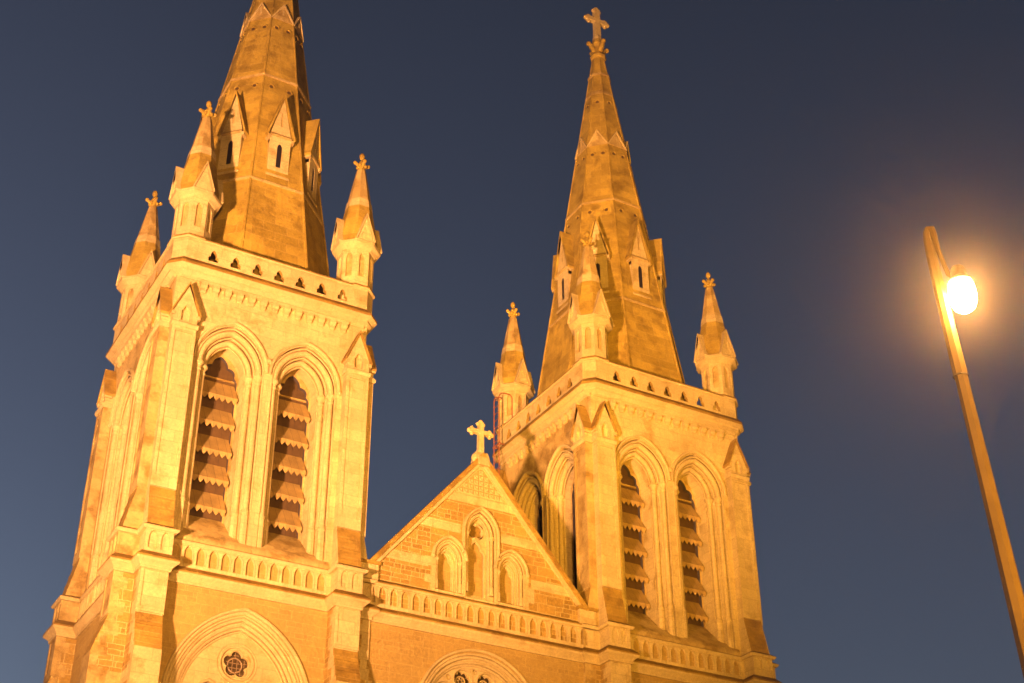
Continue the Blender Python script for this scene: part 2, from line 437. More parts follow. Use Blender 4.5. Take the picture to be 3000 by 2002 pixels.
def gablet_mesh():
    b = MB().mat(PALE); u0, u1 = BU0, BU1; um = (u0 + u1) / 2; h = (u1 - u0) / 2
    out = [(um - h, 24.76), (um + h, 24.76), (um + h, 25.12), (um, 26.02), (um - h, 25.12)]
    niche = mirror_close([(0.14, 24.80), (0.14, 25.06)] + arc2((0.14, 25.06), (0.09, 25.16), 0.03, 4) + arc2((0.09, 25.16), (0.0, 25.32), 0.03, 4))
    b.plate(out, [shift(niche, um)], 3.30, 3.40)
    b.plate(out, [], 3.0, 3.30)
    b.mat(TRIM)
    b.sweep(shift(niche, um), [(0.0, 3.395), (0.04, 3.395), (0.04, 3.42), (0.0, 3.42)], True)
    b.mat(GRIME_SHADE)
    for s in (-1, 1):   # coping slopes
        p0 = (um + s * (h + 0.07), 25.00); p1 = (um, 26.06); p2 = (um, 26.16); p3 = (um + s * (h + 0.10), 25.06)
        b.plate([p0, p1, p2, p3] if s < 0 else [p3, p2, p1, p0], [], 3.02, 3.46)
    b.mat(TRIM)
    for s in (-1, 1): b.box(um + s * (h + 0.02) - 0.05, um + s * (h + 0.02) + 0.05, -3.44, -3.2, 24.93, 25.05)
    return b.mesh('gablet')

SQ = [(-H, -H), (H, -H), (H, H), (-H, H)]
def bumped(wb, u0=BU0, u1=BU1, core=H):
    q = []
    base = [(u0, -core), (u0, -wb), (u1, -wb), (u1, -u1), (wb, -u1), (wb, -u0), (core, -u0)]
    for k in range(4):
        a = k * math.pi / 2
        for x, y in base: q.append((x * math.cos(a) - y * math.sin(a), x * math.sin(a) + y * math.cos(a)))
    return q

def string_course_mesh():
    b = MB().mat(TRIM); plan = bumped(3.66)
    b.band(plan, [(-0.06, 16.93), (0.06, 16.93), (0.07, 17.02), (0.15, 17.10), (0.20, 17.13), (0.22, 17.19), (0.22, 17.24), (0.07, 17.40), (-0.06, 17.40)], {6: GRIME_SHADE, 5: GRIME_SHADE})  # dark top slope paints the side that the floodlights miss
    # weathered sill string over the arcade
    b.band(plan, [(-0.06, 18.03), (0.10, 18.03), (0.14, 18.08), (0.14, 18.12), (-0.03, 18.24), (-0.06, 18.24)], {3: GRIME_SHADE})
    return b.mesh('string_course')

def blind_arcade_mesh(u0, u1, n, first, step, wf=H):
    b = MB().mat(PALE)
    holes = [arch(0.122, 17.80, 0.15, 17.50, first + i * step, 6) for i in range(n)]
    b.plate(rect(u0, u1, 17.38, 18.04), holes, wf - 0.02, wf + 0.075)
    b.mat(TRIM)
    for i in range(n):
        b.roll(arch(0.122, 17.80, 0.15, 17.50, first + i * step, 6), 0.012, wf + 0.075, 0.016, n=6)
    return b

def corbel_table_mesh():
    b = MB().mat(TRIM)
    b.prof([(H - 0.05, 26.38), (H + 0.16, 26.38), (H + 0.17, 26.458), (H - 0.05, 26.46)], -2.42, 2.42)
    n = 13
    for i in range(n):
        u = -2.28 + i * 0.38
        b.prof([(H - 0.05, 26.22), (H + 0.09, 26.22), (H + 0.16, 26.29), (H + 0.16, 26.379), (H - 0.05, 26.379)], u - 0.10, u + 0.10)
        b.prof([(H - 0.05, 26.10), (H + 0.04, 26.09), (H + 0.10, 26.13), (H + 0.10, 26.219), (H - 0.05, 26.219)], u - 0.08, u + 0.08)
    return b.mesh('corbel_table')

def chamfer_sq(h, c):
    return [(-h + c, -h), (h - c, -h), (h, -h + c), (h, h - c), (h - c, h), (-h + c, h), (-h, h - c), (-h, -h + c)]

def cornice_mesh():
    b = MB().mat(TRIM)
    b.band(chamfer_sq(H + 0.004, 0.16), [(-0.1, 26.46), (0.05, 26.46), (0.07, 26.54), (0.14, 26.60), (0.19, 26.63), (0.20, 26.70), (0.29, 26.76), (0.345, 26.79), (0.345, 26.88), (0.215, 27.06), (0.19, 27.06), (-0.1, 27.06)], {8: GRIME_SHADE, 7: GRIME_SHADE})  # cornice top coloured dark as if unlit from below
    return b.mesh('cornice')

def octo(cx, cy, a):     # octagon of apothem a with faces square to the axes
    r = a / math.cos(math.pi / 8)
    return [(cx + r * math.cos(R(22.5 + 45 * k)), cy + r * math.sin(R(22.5 + 45 * k))) for k in range(8)]

PP = 2.736
def parapet_mesh():
    b = MB()
    tre = mirror_close([(0.165, 27.17), (0.155, 27.23)] + arc2((0.155, 27.23), (0.09, 27.35), 0.035, 4) + arc2((0.09, 27.35), (0.0, 27.57), 0.04, 5))
    for k in range(4):
        a = k * math.pi / 2
        def fr(u, w_, z, a=a):
            x, y = u, -w_
            return (x * math.cos(a) - y * math.sin(a), x * math.sin(a) + y * math.cos(a), z)
        b.mat(PALE)
        b.plate(rect(-2.62, 2.62, 26.98, 27.76), [shift(tre, (i - 3) * 0.708) for i in range(7)], 3.18, 3.30, fr, hole_mat=GRIME_SHADE)  # hole reveals coloured dark to paint shade inside the piercings
        b.mat(TRIM)
        b.prof([(3.06, 27.761), (3.33, 27.761), (3.36, 27.80), (3.34, 27.86), (3.20, 27.92), (3.06, 27.92)], -2.62, 2.62, fr=fr, mats={2: GRIME_SHADE, 3: GRIME_SHADE})
    for sx in (-1, 1):
        for sy in (-1, 1):
            b.mat(PALE); b.lathe([(0.570 / math.cos(math.pi / 8), 26.98), (0.570 / math.cos(math.pi / 8), 27.80)], sx * PP, sy * PP, 8, R(22.5))
            b.mat(TRIM); b.band(octo(sx * PP, sy * PP, 0.57), [(-0.2, 27.80), (0.03, 27.80), (0.07, 27.84), (0.06, 27.90), (-0.02, 27.97), (-0.2, 27.97)], {3: GRIME_SHADE, 2: GRIME_SHADE})
    return b.mesh('parapet')

def octo_frame(a, cx=0, cy=0):
    def fr(u, w_, z):
        x, y = u, -w_
        return (cx + x * math.cos(a) - y * math.sin(a), cy + x * math.sin(a) + y * math.cos(a), z)
    return fr

def pinnacle_mesh():
    b = MB().mat(STAINED)
    ap = 0.545; core = ap - 0.075; hw = ap * math.tan(math.pi / 8)
    b.lathe([(core / math.cos(math.pi / 8), 27.9), (core / math.cos(math.pi / 8), 29.5)], 0, 0, 8, R(22.5))
    b.mat(PALE)
    for k in range(8):
        b.plate(rect(-hw, hw, 27.96, 29.38), [arch(0.105, 29.00, 0.11, 28.28, 0, 6)], core - 0.01, ap, octo_frame(k * math.pi / 4))
    b.mat(TRIM)
    b.band(octo(0, 0, ap), [(-0.06, 29.30), (0.03, 29.32), (0.09, 29.40), (0.18, 29.45), (0.195, 29.50), (0.195, 29.56), (0.10, 29.64), (-0.06, 29.64)])
    b.mat(SPIRE)
    def rr(z): return 0.535 + 0.172 * (30.7 - z)
    st = [(rr(29.58), 29.58), (rr(31.18), 31.18)]
    b.lathe(st, 0, 0, 8, R(22.5), False)
    b.mat(PALE); b.lathe([(rr(31.18) + 0.012, 31.17), (rr(31.5) + 0.018, 31.50), (rr(31.52), 31.52)], 0, 0, 8, R(22.5), False)
    b.mat(STAINED); b.lathe([(rr(31.5), 31.5), (rr(32.86), 32.86)], 0, 0, 8, R(22.5))
    return b.mesh('pinnacle')

def pin_gablet_mesh():
    b = MB().mat(PALE); w1 = 0.725
    b.plate([(-0.27, 29.60), (0.27, 29.60), (0.0, 30.50)], [], 0.35, w1 - 0.03)
    tre = mirror_close([(0.15, 29.68)] + arc2((0.15, 29.68), (0.085, 29.86), 0.03, 4) + arc2((0.085, 29.86), (0.0, 30.16), 0.025, 4))
    b.plate([(-0.27, 29.60), (0.27, 29.60), (0.0, 30.50)], [tre], w1 - 0.031, w1)
    b.mat(TRIM)
    for s in (-1, 1):
        q = [(s * 0.31, 29.57), (0.0, 30.56), (0.0, 30.68), (s * 0.345, 29.60)]
        b.plate(q if s < 0 else q[::-1], [], 0.40, w1 + 0.045)
    return b.mesh('gablet')

def finial(b, z, r, knob):
    """stalk, collar, four curled leaves and a bud"""
    b.lathe([(r * 0.62, z), (r * 0.95, z + 0.03), (r * 0.95, z + 0.09), (r * 0.55, z + 0.13), (r * 0.5, z + 0.28), (r * 0.75, z + 0.36), (r * 0.6, z + 0.44), (r * 0.42, z + 0.5)], 0, 0, 10)
    for k in range(4):
        a = k * math.pi / 2
        c, s = math.cos(a), math.sin(a)
        b.tube([(c * r * 0.3, s * r * 0.3, z + 0.2), (c * r * 1.0, s * r * 1.0, z + 0.30), (c * r * 1.5, s * r * 1.5, z + 0.36)], 0.05, 6, [r * 0.3, r * 0.42, r * 0.30])
        b.ball((c * r * 1.55, s * r * 1.55, z + 0.36), r * 0.46)
        a += math.pi / 4; c, s = math.cos(a), math.sin(a)
        b.ball((c * r * 0.9, s * r * 0.9, z + 0.25), r * 0.38)
    if knob: b.ball((0, 0, z + knob), r * 0.62, sz=1.5)

def pin_finial_mesh():
    b = MB().mat(SPIRE); finial(b, 32.82, 0.155, 0.70)
    return b.mesh('finial')

APEX, SL = 47.1, 0.1545
def sr(z): return (APEX - z) * SL
def sa(z): return sr(z) * math.cos(math.pi / 8)
def spire_mesh():
    b = MB().mat(SPIRE)
    b.lathe([(sr(27.1), 27.1), (sr(45.5), 45.5)], 0, 0, 8, R(22.5))
    for k in range(8):    # arris rolls
        a = R(22.5 + 45 * k); c, s = math.cos(a), math.sin(a)
        b.tube([(c * (sr(27.1) - 0.01), s * (sr(27.1) - 0.01), 27.1), (c * (sr(45.3) - 0.005), s * (sr(45.3) - 0.005), 45.3)], 0.05, 6, [0.055, 0.028])
    b.mat(STAINED)
    for z, h, o in ((31.55, 0.16, 0.035), (36.72, 0.14, 0.045), (43.05, 0.22, 0.03), (44.25, 0.16, 0.06)):
        b.band([(x, y) for x, y in octo(0, 0, sa(z + h))], [(-0.06, z), (o + 0.02, z), (o + 0.02, z + h * 0.6), (0.0, z + h), (-0.06, z + h)])
    # dark discs painted as the shade of vent holes, with hood lips, two on each face
    for z, du in ((36.25, 0.33), (39.45, 0.22), (42.55, 0.10)):
        for k in range(8):
            fr = octo_frame(k * math.pi / 4)
            for s in (-1, 1) if du > 0.12 else (0,):
                circ = [(s * du + 0.075 * math.cos(2 * math.pi * i / 10), z + 0.075 * math.sin(2 * math.pi * i / 10)) for i in range(10)]
                b.mat(BOARD_SHADE); b.plate(circ, [], sa(z) - 0.05, sa(z) + 0.012, fr)
                b.mat(SPIRE); b.roll([(s * du + 0.095 * math.cos(math.pi * (i / 8)), z + 0.095 * math.sin(math.pi * (i / 8))) for i in range(9)], 0.0, sa(z) + 0.015, 0.03, False, 6, fr)
    return b.mesh('spire')

def upper_gablet_mesh():
    b = MB().mat(STAINED); z0 = 39.95; a = sa(z0); h = a * math.tan(math.pi / 8) * 0.96
    b.plate([(-h, z0), (h, z0), (0.0, z0 + 0.72)], [], a - 0.35, a + 0.03)
    b.mat(PALE)
    for s in (-1, 1):
        q = [(s * (h + 0.01), z0 - 0.05), (0.0, z0 + 0.68), (0.0, z0 + 0.80), (s * (h + 0.03), z0 + 0.01)]
        b.plate(q if s < 0 else q[::-1], [], a - 0.35, a + 0.07)
    b.box(-0.03, 0.03, -a - 0.05, -a - 0.02, z0 + 0.25, z0 + 0.45)
    return b.mesh('gablet')

def lucarne_mesh():
    b = MB().mat(PALE); w1 = 2.12; h = 0.37
    out = [(-h, 32.05), (h, 32.05), (h, 33.78), (0.0, 35.40), (-h, 33.78)]
    slit = arch(0.085, 33.25, 0.12, 32.42, 0, 6)
    blind = rect(-0.035, 0.035, 34.15, 34.75)
    b.plate(out, [slit, blind], w1 - 0.012, w1)
    b.plate(rect(-h, -0.202, 32.05, 33.6), [], w1 - 0.22, w1 - 0.0125); b.plate(rect(0.202, h, 32.05, 33.6), [], w1 - 0.22, w1 - 0.0125)
    b.mat(STAINED)
    b.plate([(-h, 32.05), (h, 32.05), (h, 33.78), (0.0, 35.40), (-h, 33.78)], [], 1.2, w1 - 0.55)
    for s in (-1, 1):
        b.plate(rect(min(s * h, s * (h - 0.16)), max(s * h, s * (h - 0.16)), 32.05, 33.78), [], w1 - 0.56, w1 - 0.219)
    b.plate([(-h, 33.4), (h, 33.4), (h, 33.78), (0.0, 35.40), (-h, 33.78)], [], w1 - 0.56, w1 - 0.219)
    b.mat(SLIT_SHADE); b.plate(rect(-0.2, 0.2, 32.1, 33.4), [], w1 - 0.218, w1 - 0.014)  # black sheet just behind the face paints the slit's depth
    b.mat(STAINED); b.plate([(-h, 33.41), (h, 33.41), (h, 33.78), (0.0, 35.40), (-h, 33.78)], [], w1 - 0.218, w1 - 0.035)
    b.mat(STAINED)
    b.prof([(w1 - 0.3, 33.68), (w1 + 0.03, 33.68), (w1 + 0.05, 33.74), (w1 + 0.01, 33.82), (w1 - 0.3, 33.82)], -h - 0.005, h + 0.005)
    b.mat(SPIRE)
    for s in (-1, 1):
        q = [(s * (h + 0.10), 33.62), (0.0, 35.42), (0.0, 35.60), (s * (h + 0.15), 33.70)]
        b.plate(q if s < 0 else q[::-1], [], 0.9, w1 + 0.07)
    b.mat(PALE)
    for s in (-1, 1): b.box(s * (h + 0.05) - 0.05, s * (h + 0.05) + 0.05, -w1 - 0.05, -1.9, 33.55, 33.68)
    b.prof([(w1 - 0.3, 31.98), (w1 + 0.06, 31.98), (w1 + 0.06, 32.06), (w1 + 0.0, 32.12), (w1 - 0.3, 32.12)], -h - 0.03, h + 0.03)
    return b.mesh('lucarne')

def spire_finial_mesh():
    b = MB().mat(SPIRE)
    b.lathe([(0.23, 45.4), (0.33, 45.45), (0.36, 45.56), (0.32, 45.66), (0.24, 45.72), (0.22, 46.05), (0.30, 46.25), (0.24, 46.45), (0.20, 46.6)], 0, 0, 8, R(22.5))
    for k in range(4):
        a = k * math.pi / 2; c, s = math.cos(a), math.sin(a)
        b.tube([(c * 0.15, s * 0.15, 45.85), (c * 0.30, s * 0.30, 46.05), (c * 0.42, s * 0.42, 46.20)], 0.08, 6, [0.12, 0.12, 0.08])
        b.ball((c * 0.46, s * 0.46, 46.2), 0.115)
        a += math.pi / 4; c, s = math.cos(a), math.sin(a); b.ball((c * 0.24, s * 0.24, 46.3), 0.09)
    return b.mesh('finial')

def cross_mesh(z0, zc, zt, arm, r, m):
    """budded latin cross: shaft, arms and three-lobed ends"""
    b = MB().mat(m)
    b.prof([(-r, z0), (r, z0), (r * 0.85, zt - r), (-r * 0.85, zt - r)], -r, r)
    b.box(-arm + r, arm - r, -r * 0.8, r * 0.8, zc - r * 0.82, zc + r * 0.82)
    b.lathe([(r * 1.7, z0 - 0.12), (r * 1.7, z0), (r * 1.25, z0 + r), (r * 1.0, z0 + r * 1.6)], 0, 0, 8, R(22.5))
    for (cx, cz, dx, dz) in ((-arm + r * 1.2, zc, -1, 0), (arm - r * 1.2, zc, 1, 0), (0, zt - r * 1.2, 0, 1)):
        b.ball((cx + dx * r * 0.55, 0, cz + dz * r * 0.55), r * 1.0, sy=0.85)
        for s in (-1, 1):
            b.ball((cx + (0 if dx else s * r * 1.15) - dx * r * 0.45, 0, cz + (0 if dz else s * r * 1.15) - dz * r * 0.45), r * 0.80, sy=0.85)
    return b.mesh('cross')

# ---- belfry windows (centred on u = 0)
Z0 = 23.95
def belfry_window_mesh(deep=True):
    b = MB().mat(TRIM)
    lim = WX - 0.003
    blk = lambda: rect(-lim, lim, 18.2, 25.6)
    b.mat(PALE)
    b.plate(blk(), [arch(0.81, Z0, CXB, 18.2001 + 0.05)], 2.66, 2.90)
    b.plate(blk(), [arch(0.625, Z0, CXB, 18.2001 + 0.05)], 2.02 if deep else 2.36, 2.659)
    # mouldings round the arch above the capitals
    b.mat(TRIM)
    A = arch(0.93, Z0 - 0.10, CXB, 99)
    b.roll(arch(0.925, Z0 - 0.1, CXB, 99), 0.0, 2.985, 0.095, n=10)
    b.roll(arch(1.03, Z0 - 0.1, CXB, 99), 0.0, 3.085, 0.03)
    b.roll(arch(0.81, Z0 - 0.1, CXB, 99), 0.0, 2.90, 0.03)
    b.roll(arch(0.715, Z0 - 0.1, CXB, 99), 0.0, 2.74, 0.085, n=10)
    b.roll(arch(0.625, Z0 - 0.1, CXB, 99), 0.0, 2.655, 0.03)
    # small edge rolls down the jambs
    for s in (-1, 1):
        b.tube([(s * 1.03, -3.09, 19.5), (s * 1.03, -3.09, 23.9)], 0.03, 6)
        b.tube([(s * 0.83, -2.905, 19.5), (s * 0.83, -2.905, 23.8)], 0.035, 6)
    # sloping sill
    b.mat(STAINED)
    b.prof([(1.9, 18.1), (3.16, 18.1), (3.16, 18.24), (3.10, 18.42), (2.02, 19.46), (1.9, 19.46)], -lim + 0.001, lim - 0.001)
    return b.mesh('belfry_window')

def tracery_mesh(boarded=True):
    b = MB().mat(STAINED)
    cus = mirror_close([(0.565, 18.5), (0.565, 23.80)] + arc2((0.565, 23.80), (0.47, 24.10), 0.05, 5) + arc2((0.47, 24.10), (0.255, 24.40), 0.11, 6) + arc2((0.255, 24.40), (0.0, 24.74), 0.06, 6))
    b.plate([(-0.66, 18.4), (0.66, 18.4), (0.66, 24.9), (-0.66, 24.9)], [cus], 1.97 if boarded else 2.28, 2.10 if boarded else 2.359, hole_mat=DARKMETAL)
    b.mat(BOARD_SHADE)
    if boarded: b.plate(rect(-0.62, 0.62, 18.5, 24.88), [], 1.86, 1.93)
    else: b.plate(rect(-0.6, 0.6, 18.3, 25.2), [], 0.60, 0.66)  # dark panel added to paint the unlit chamber behind the open window
    b.mat(STAINED)
    if boarded: b.box(-0.56, 0.56, -1.99, -1.92, 24.02, 24.06)
    return b.mesh('tracery')

def hood_mould_mesh():
    b = MB().mat(TRIM)
    b.sweep(arch(1.06, Z0, CXB, 99), [(0.0, 3.09), (0.0, 3.15), (0.04, 3.19), (0.085, 3.19), (0.115, 3.09)])
    return b.mesh('hood_mould')

def stop_mesh():
    b = MB().mat(TRIM)
    for k in range(6):
        a = k * math.pi / 3; b.ball((0.055 * math.cos(a), -3.15, 24.37 + 0.055 * math.sin(a)), 0.045)
    b.ball((0, -3.18, 24.37), 0.05); b.prof([(3.09, 24.28), (3.14, 24.28), (3.14, 24.46), (3.09, 24.46)], -0.08, 0.08)
    return b.mesh('hood_stop')

def side_stop_mesh(s):
    b = MB().mat(TRIM)
    for k in range(5):
        a = k * math.pi * 0.4; b.ball((s * 2.30 + 0.045 * math.cos(a), -3.14, 23.93 + 0.045 * math.sin(a)), 0.042)
    b.ball((s * 2.30, -3.17, 23.93), 0.045)
    return b.mesh('hood_stop')

def column_mesh():
    b = MB().mat(TRIM)
    b.lathe([(0.092, 19.45), (0.088, 23.55), (0.108, 23.58), (0.108, 23.615), (0.092, 23.63), (0.095, 23.70), (0.14, 23.77), (0.155, 23.79), (0.155, 23.84), (0.13, 23.86), (0.13, 23.885)], 0, 0, 12)
    b.mat(TRIM); b.lathe([(0.115, 19.36), (0.125, 19.40), (0.115, 19.45), (0.10, 19.48), (0.106, 19.52), (0.09, 19.55)], 0, 0, 12)
    b.mat(PALE); b.lathe([(0.125, 18.1), (0.125, 19.28), (0.105, 19.36)], 0, 0, 8, R(22.5))
    return b.mesh('column')

def louvre_mesh():
    b = MB().mat(LOUVRE); hu = 0.555
    zt, zf, w0, w1 = 0.84, 0.20, 1.94, 2.37
    b.prof([(w0, zt), (w1, zf), (w1 + 0.02, zf + 0.005), (w0, zt + 0.025)], -hu, hu)
    n = 6; st = 2 * hu / n; pts = [(-hu, zf + 0.004)]
    low = []
    for i in range(n):
        x = -hu + i * st
        low += [(x, zf - 0.055), (x + st * 0.22, zf - 0.13), (x + st * 0.5, zf - 0.195), (x + st * 0.78, zf - 0.13)]
    low += [(hu, zf - 0.055)]
    b.plate([(-hu, zf + 0.003)] + low + [(hu, zf + 0.003)], [], w1 + 0.001, w1 + 0.021)
    b.tube([(-hu, -w1 - 0.012, zf + 0.005), (hu, -w1 - 0.012, zf + 0.005)], 0.016, 6)
    return b.mesh('louvre')

# ---- lower tower window with a rosette
def foil(n, r_c, r_l, uc, zc, rot=0.0, m=8):
    """n-lobed outline, counter-clockwise"""
    pts = []
    half = math.pi / n
    # intersection of neighbouring lobes lies on the bisector
    dd = r_c * math.cos(half); hh = r_c * math.sin(half)
    ri = dd + math.sqrt(max(1e-6, r_l ** 2 - hh ** 2)) if r_l > hh else dd
    for k in range(n):
        a = rot + 2 * math.pi * k / n
        cx, cz = r_c * math.cos(a), r_c * math.sin(a)
        ex, ez = ri * math.cos(a - half) - cx, ri * math.sin(a - half) - cz
        a0 = math.atan2(ez, ex); fx, fz = ri * math.cos(a + half) - cx, ri * math.sin(a + half) - cz
        a1 = math.atan2(fz, fx)
        while a1 < a0: a1 += 2 * math.pi
        for i in range(m):
            t = a0 + (a1 - a0) * i / m
            pts.append((uc + cx + r_l * math.cos(t), zc + cz + r_l * math.sin(t)))
    return pts

def circle(r, uc, zc, n=24): return [(uc + r * math.cos(2 * math.pi * k / n), zc + r * math.sin(2 * math.pi * k / n)) for k in range(n)]

def tower_window_mesh():
    b = MB().mat(TRIM); c = 0.70; z0 = 13.9
    # stepped orders going in
    b.plate(rect(-2.3, 2.3, 6, 16.95), [arch(1.66, z0, c, 6.01, 0, 16)], 2.84, 2.958)
    for hw, ww, r in ((1.95, 3.10, 0.05), (1.86, 3.09, 0.03), (1.80, 3.0, 0.06), (1.70, 2.95, 0.05), (1.66, 2.95, 0.03), (1.60, 2.87, 0.05), (1.52, 2.83, 0.03)):
        b.roll(arch(hw, z0, c, 6.02, 0, 16), 0.0, ww, r)
    b.mat(PALE)
    zc = 15.12
    lob = foil(5, 0.21, 0.155, 0, zc, R(90 + 36 - 36))
    subs = []
    for s in (-1, 1): subs.append(arch(0.55, 13.75, 0.28, 6.5, s * 0.72))
    b.plate([p for p in arch(1.70, z0, c, 6.05, 0, 16)], [circle(0.45, 0, zc, 32)] + subs, 2.74, 2.81)
    b.plate([p for p in circle(0.46, 0, zc, 32)], [lob], 2.68, 2.765)
    b.mat(TRIM)
    b.roll(circle(0.47, 0, zc, 32), 0.0, 2.81, 0.035, True); b.roll(circle(0.56, 0, zc, 32), 0.0, 2.81, 0.02, True)
    b.roll(lob, 0.02, 2.765, 0.025, True)
    for s in (-1, 1):
        b.roll(arch(0.58, 13.75, 0.28, 6.5, s * 0.72), 0.0, 2.82, 0.045); b.roll(arch(0.50, 13.75, 0.28, 6.5, s * 0.72), 0.0, 2.77, 0.03)
    return b.mesh('tower_window')

def tower_pane_mesh():
    b = MB().mat(GLASSDK); zc = 15.12
    b.plate(circle(0.42, 0, zc), [], 2.62, 2.64)
    for s in (-1, 1): b.plate(arch(0.57, 13.75, 0.28, 6.5, s * 0.72), [], 2.62, 2.64)
    b.mat(LEAD)
    b.roll(circle(0.20, 0, zc), 0.0, 2.665, 0.022, True)
    for i in (-1, 1):
        b.box(i * 0.065 - 0.007, i * 0.065 + 0.007, -2.66, -2.635, zc - 0.19, zc + 0.19)
        b.box(-0.19, 0.19, -2.658, -2.636, zc + i * 0.065 - 0.007, zc + i * 0.065 + 0.007)
    for k in range(5):
        a = R(90 + 72 * k); cx, cz = 0.28 * math.cos(a), 0.28 * math.sin(a)
        b.box(cx - 0.006, cx + 0.006, -2.657, -2.637, zc + cz - 0.1, zc + cz + 0.1)
        b.box(cx - 0.1, cx + 0.1, -2.656, -2.638, zc + cz - 0.006, zc + cz + 0.006)
    return b.mesh('pane')

def hood_tower_mesh():
    b = MB().mat(TRIM)
    b.sweep(arch(1.99, 13.9, 0.70, 12.0, 0, 16), [(0.0, 3.09), (0.0, 3.16), (0.03, 3.2), (0.075, 3.2), (0.105, 3.09)])
    return b.mesh('hood_mould')

# ---- build once, share meshes between the towers
M = dict(tower=tower_mesh(), butt=buttress_mesh(), gab=gablet_mesh(), string=string_course_mesh(),
         arcade=blind_arcade_mesh(-2.40, 2.40, 13, -2.12, 0.353).mesh('blind_arcade'), corbel=corbel_table_mesh(), cornice=cornice_mesh(),
         para=parapet_mesh(), pin=pinnacle_mesh(), pgab=pin_gablet_mesh(), pfin=pin_finial_mesh(), spire=spire_mesh(),
         ugab=upper_gablet_mesh(), luc=lucarne_mesh(), sfin=spire_finial_mesh(), cross=cross_mesh(46.66, 47.72, 48.5, 0.62, 0.125, PALE),
         bw=belfry_window_mesh(), bwo=belfry_window_mesh(False), tr=tracery_mesh(), tro=tracery_mesh(False), hood=hood_mould_mesh(), stop=stop_mesh(), col=column_mesh(), lou=louvre_mesh(),
         sstopa=side_stop_mesh(-1), sstopb=side_stop_mesh(1), tw=tower_window_mesh(), tp=tower_pane_mesh(), th=hood_tower_mesh())

def mirrored(me):
    m2 = me.copy()
    bm = bmesh.new(); bm.from_mesh(m2)
    for v in bm.verts: v.co.x = -v.co.x
    bmesh.ops.reverse_faces(bm, faces=bm.faces)
    bm.to_mesh(m2); bm.free(); return m2
def reclad(me, old, new):
    m2 = me.copy()
    for i, m in enumerate(m2.materials):
        if m == old: m2.materials[i] = new
    return m2
M['butt2'] = mirrored(M['butt']); M['gab2'] = mirrored(M['gab'])

M['butt_l'] = reclad(M['butt'], PALE, STAINED); M['butt2_l'] = reclad(M['butt2'], PALE, STAINED)   # the weather side
for ti, tx in enumerate((0.0, D)):
    side = ('left', 'right')[ti]
    T = cpart('bell_tower', M['tower'], tx, 0, side + ' square bell tower of pale stone with paired louvred belfry windows')
    obj('string_course', M['string'], T)
    obj('cornice', M['cornice'], T)
    for k in range(4):
        a = -k * math.pi / 2
        sfx = '_l' if k == 1 else ''
        for me, gm in ((M['butt' + sfx], M['gab']), (M['butt2' + sfx], M['gab2'])):
            obj('buttress', me, T, rz=a)
            obj('buttress_gablet', gm, T, rz=a)
        obj('blind_arcade', M['arcade'], T, rz=a)
        obj('corbel_table', M['corbel'], T, rz=a)
        obj('hood_stop', M['stop'], T, rz=a); obj('hood_stop', M['sstopa'], T, rz=a); obj('hood_stop', M['sstopb'], T, rz=a)
        for s in (-1, 1):
            ox, oy = s * WX * math.cos(a), s * WX * math.sin(a)
            W = cpart('belfry_window', M['bw' if k == 0 else 'bwo'], tx, a)
            W.location.x += ox; W.location.y += oy
            obj('tracery', M['tr' if k == 0 else 'tro'], W); obj('hood_mould', M['hood'], W)
            for uu, ww in ((0.925, 2.97), (0.715, 2.735)):
                for s2 in (-1, 1): obj('column', M['col'], W, (s2 * uu, -ww, 0))
            for i in range(5 if k == 0 else 0): obj('louvre', M['lou'], W, (0, 0, 23.06 - 0.905 * i))
    cpart('parapet', M['para'], tx)
    S = cpart('spire', M['spire'], tx, 0, side + ' octagonal stone spire')
    for k in range(8):
        obj('lucarne', M['luc'], S, rz=k * math.pi / 4)
        obj('gablet', M['ugab'], S, rz=k * math.pi / 4)
    obj('finial', M['sfin'], S); obj('cross', M['cross'], S)
    for sx in (-1, 1):
        for sy in (-1, 1):
            P_ = cpart('pinnacle', M['pin'], tx + sx * PP); P_.location.y = sy * PP
            for k in range(4): obj('gablet', M['pgab'], P_, rz=k * math.pi / 2)
            obj('finial', M['pfin'], P_)
    TW = cpart('tower_window', M['tw'], tx)
    obj('pane', M['tp'], TW); obj('hood_mould', M['th'], TW)

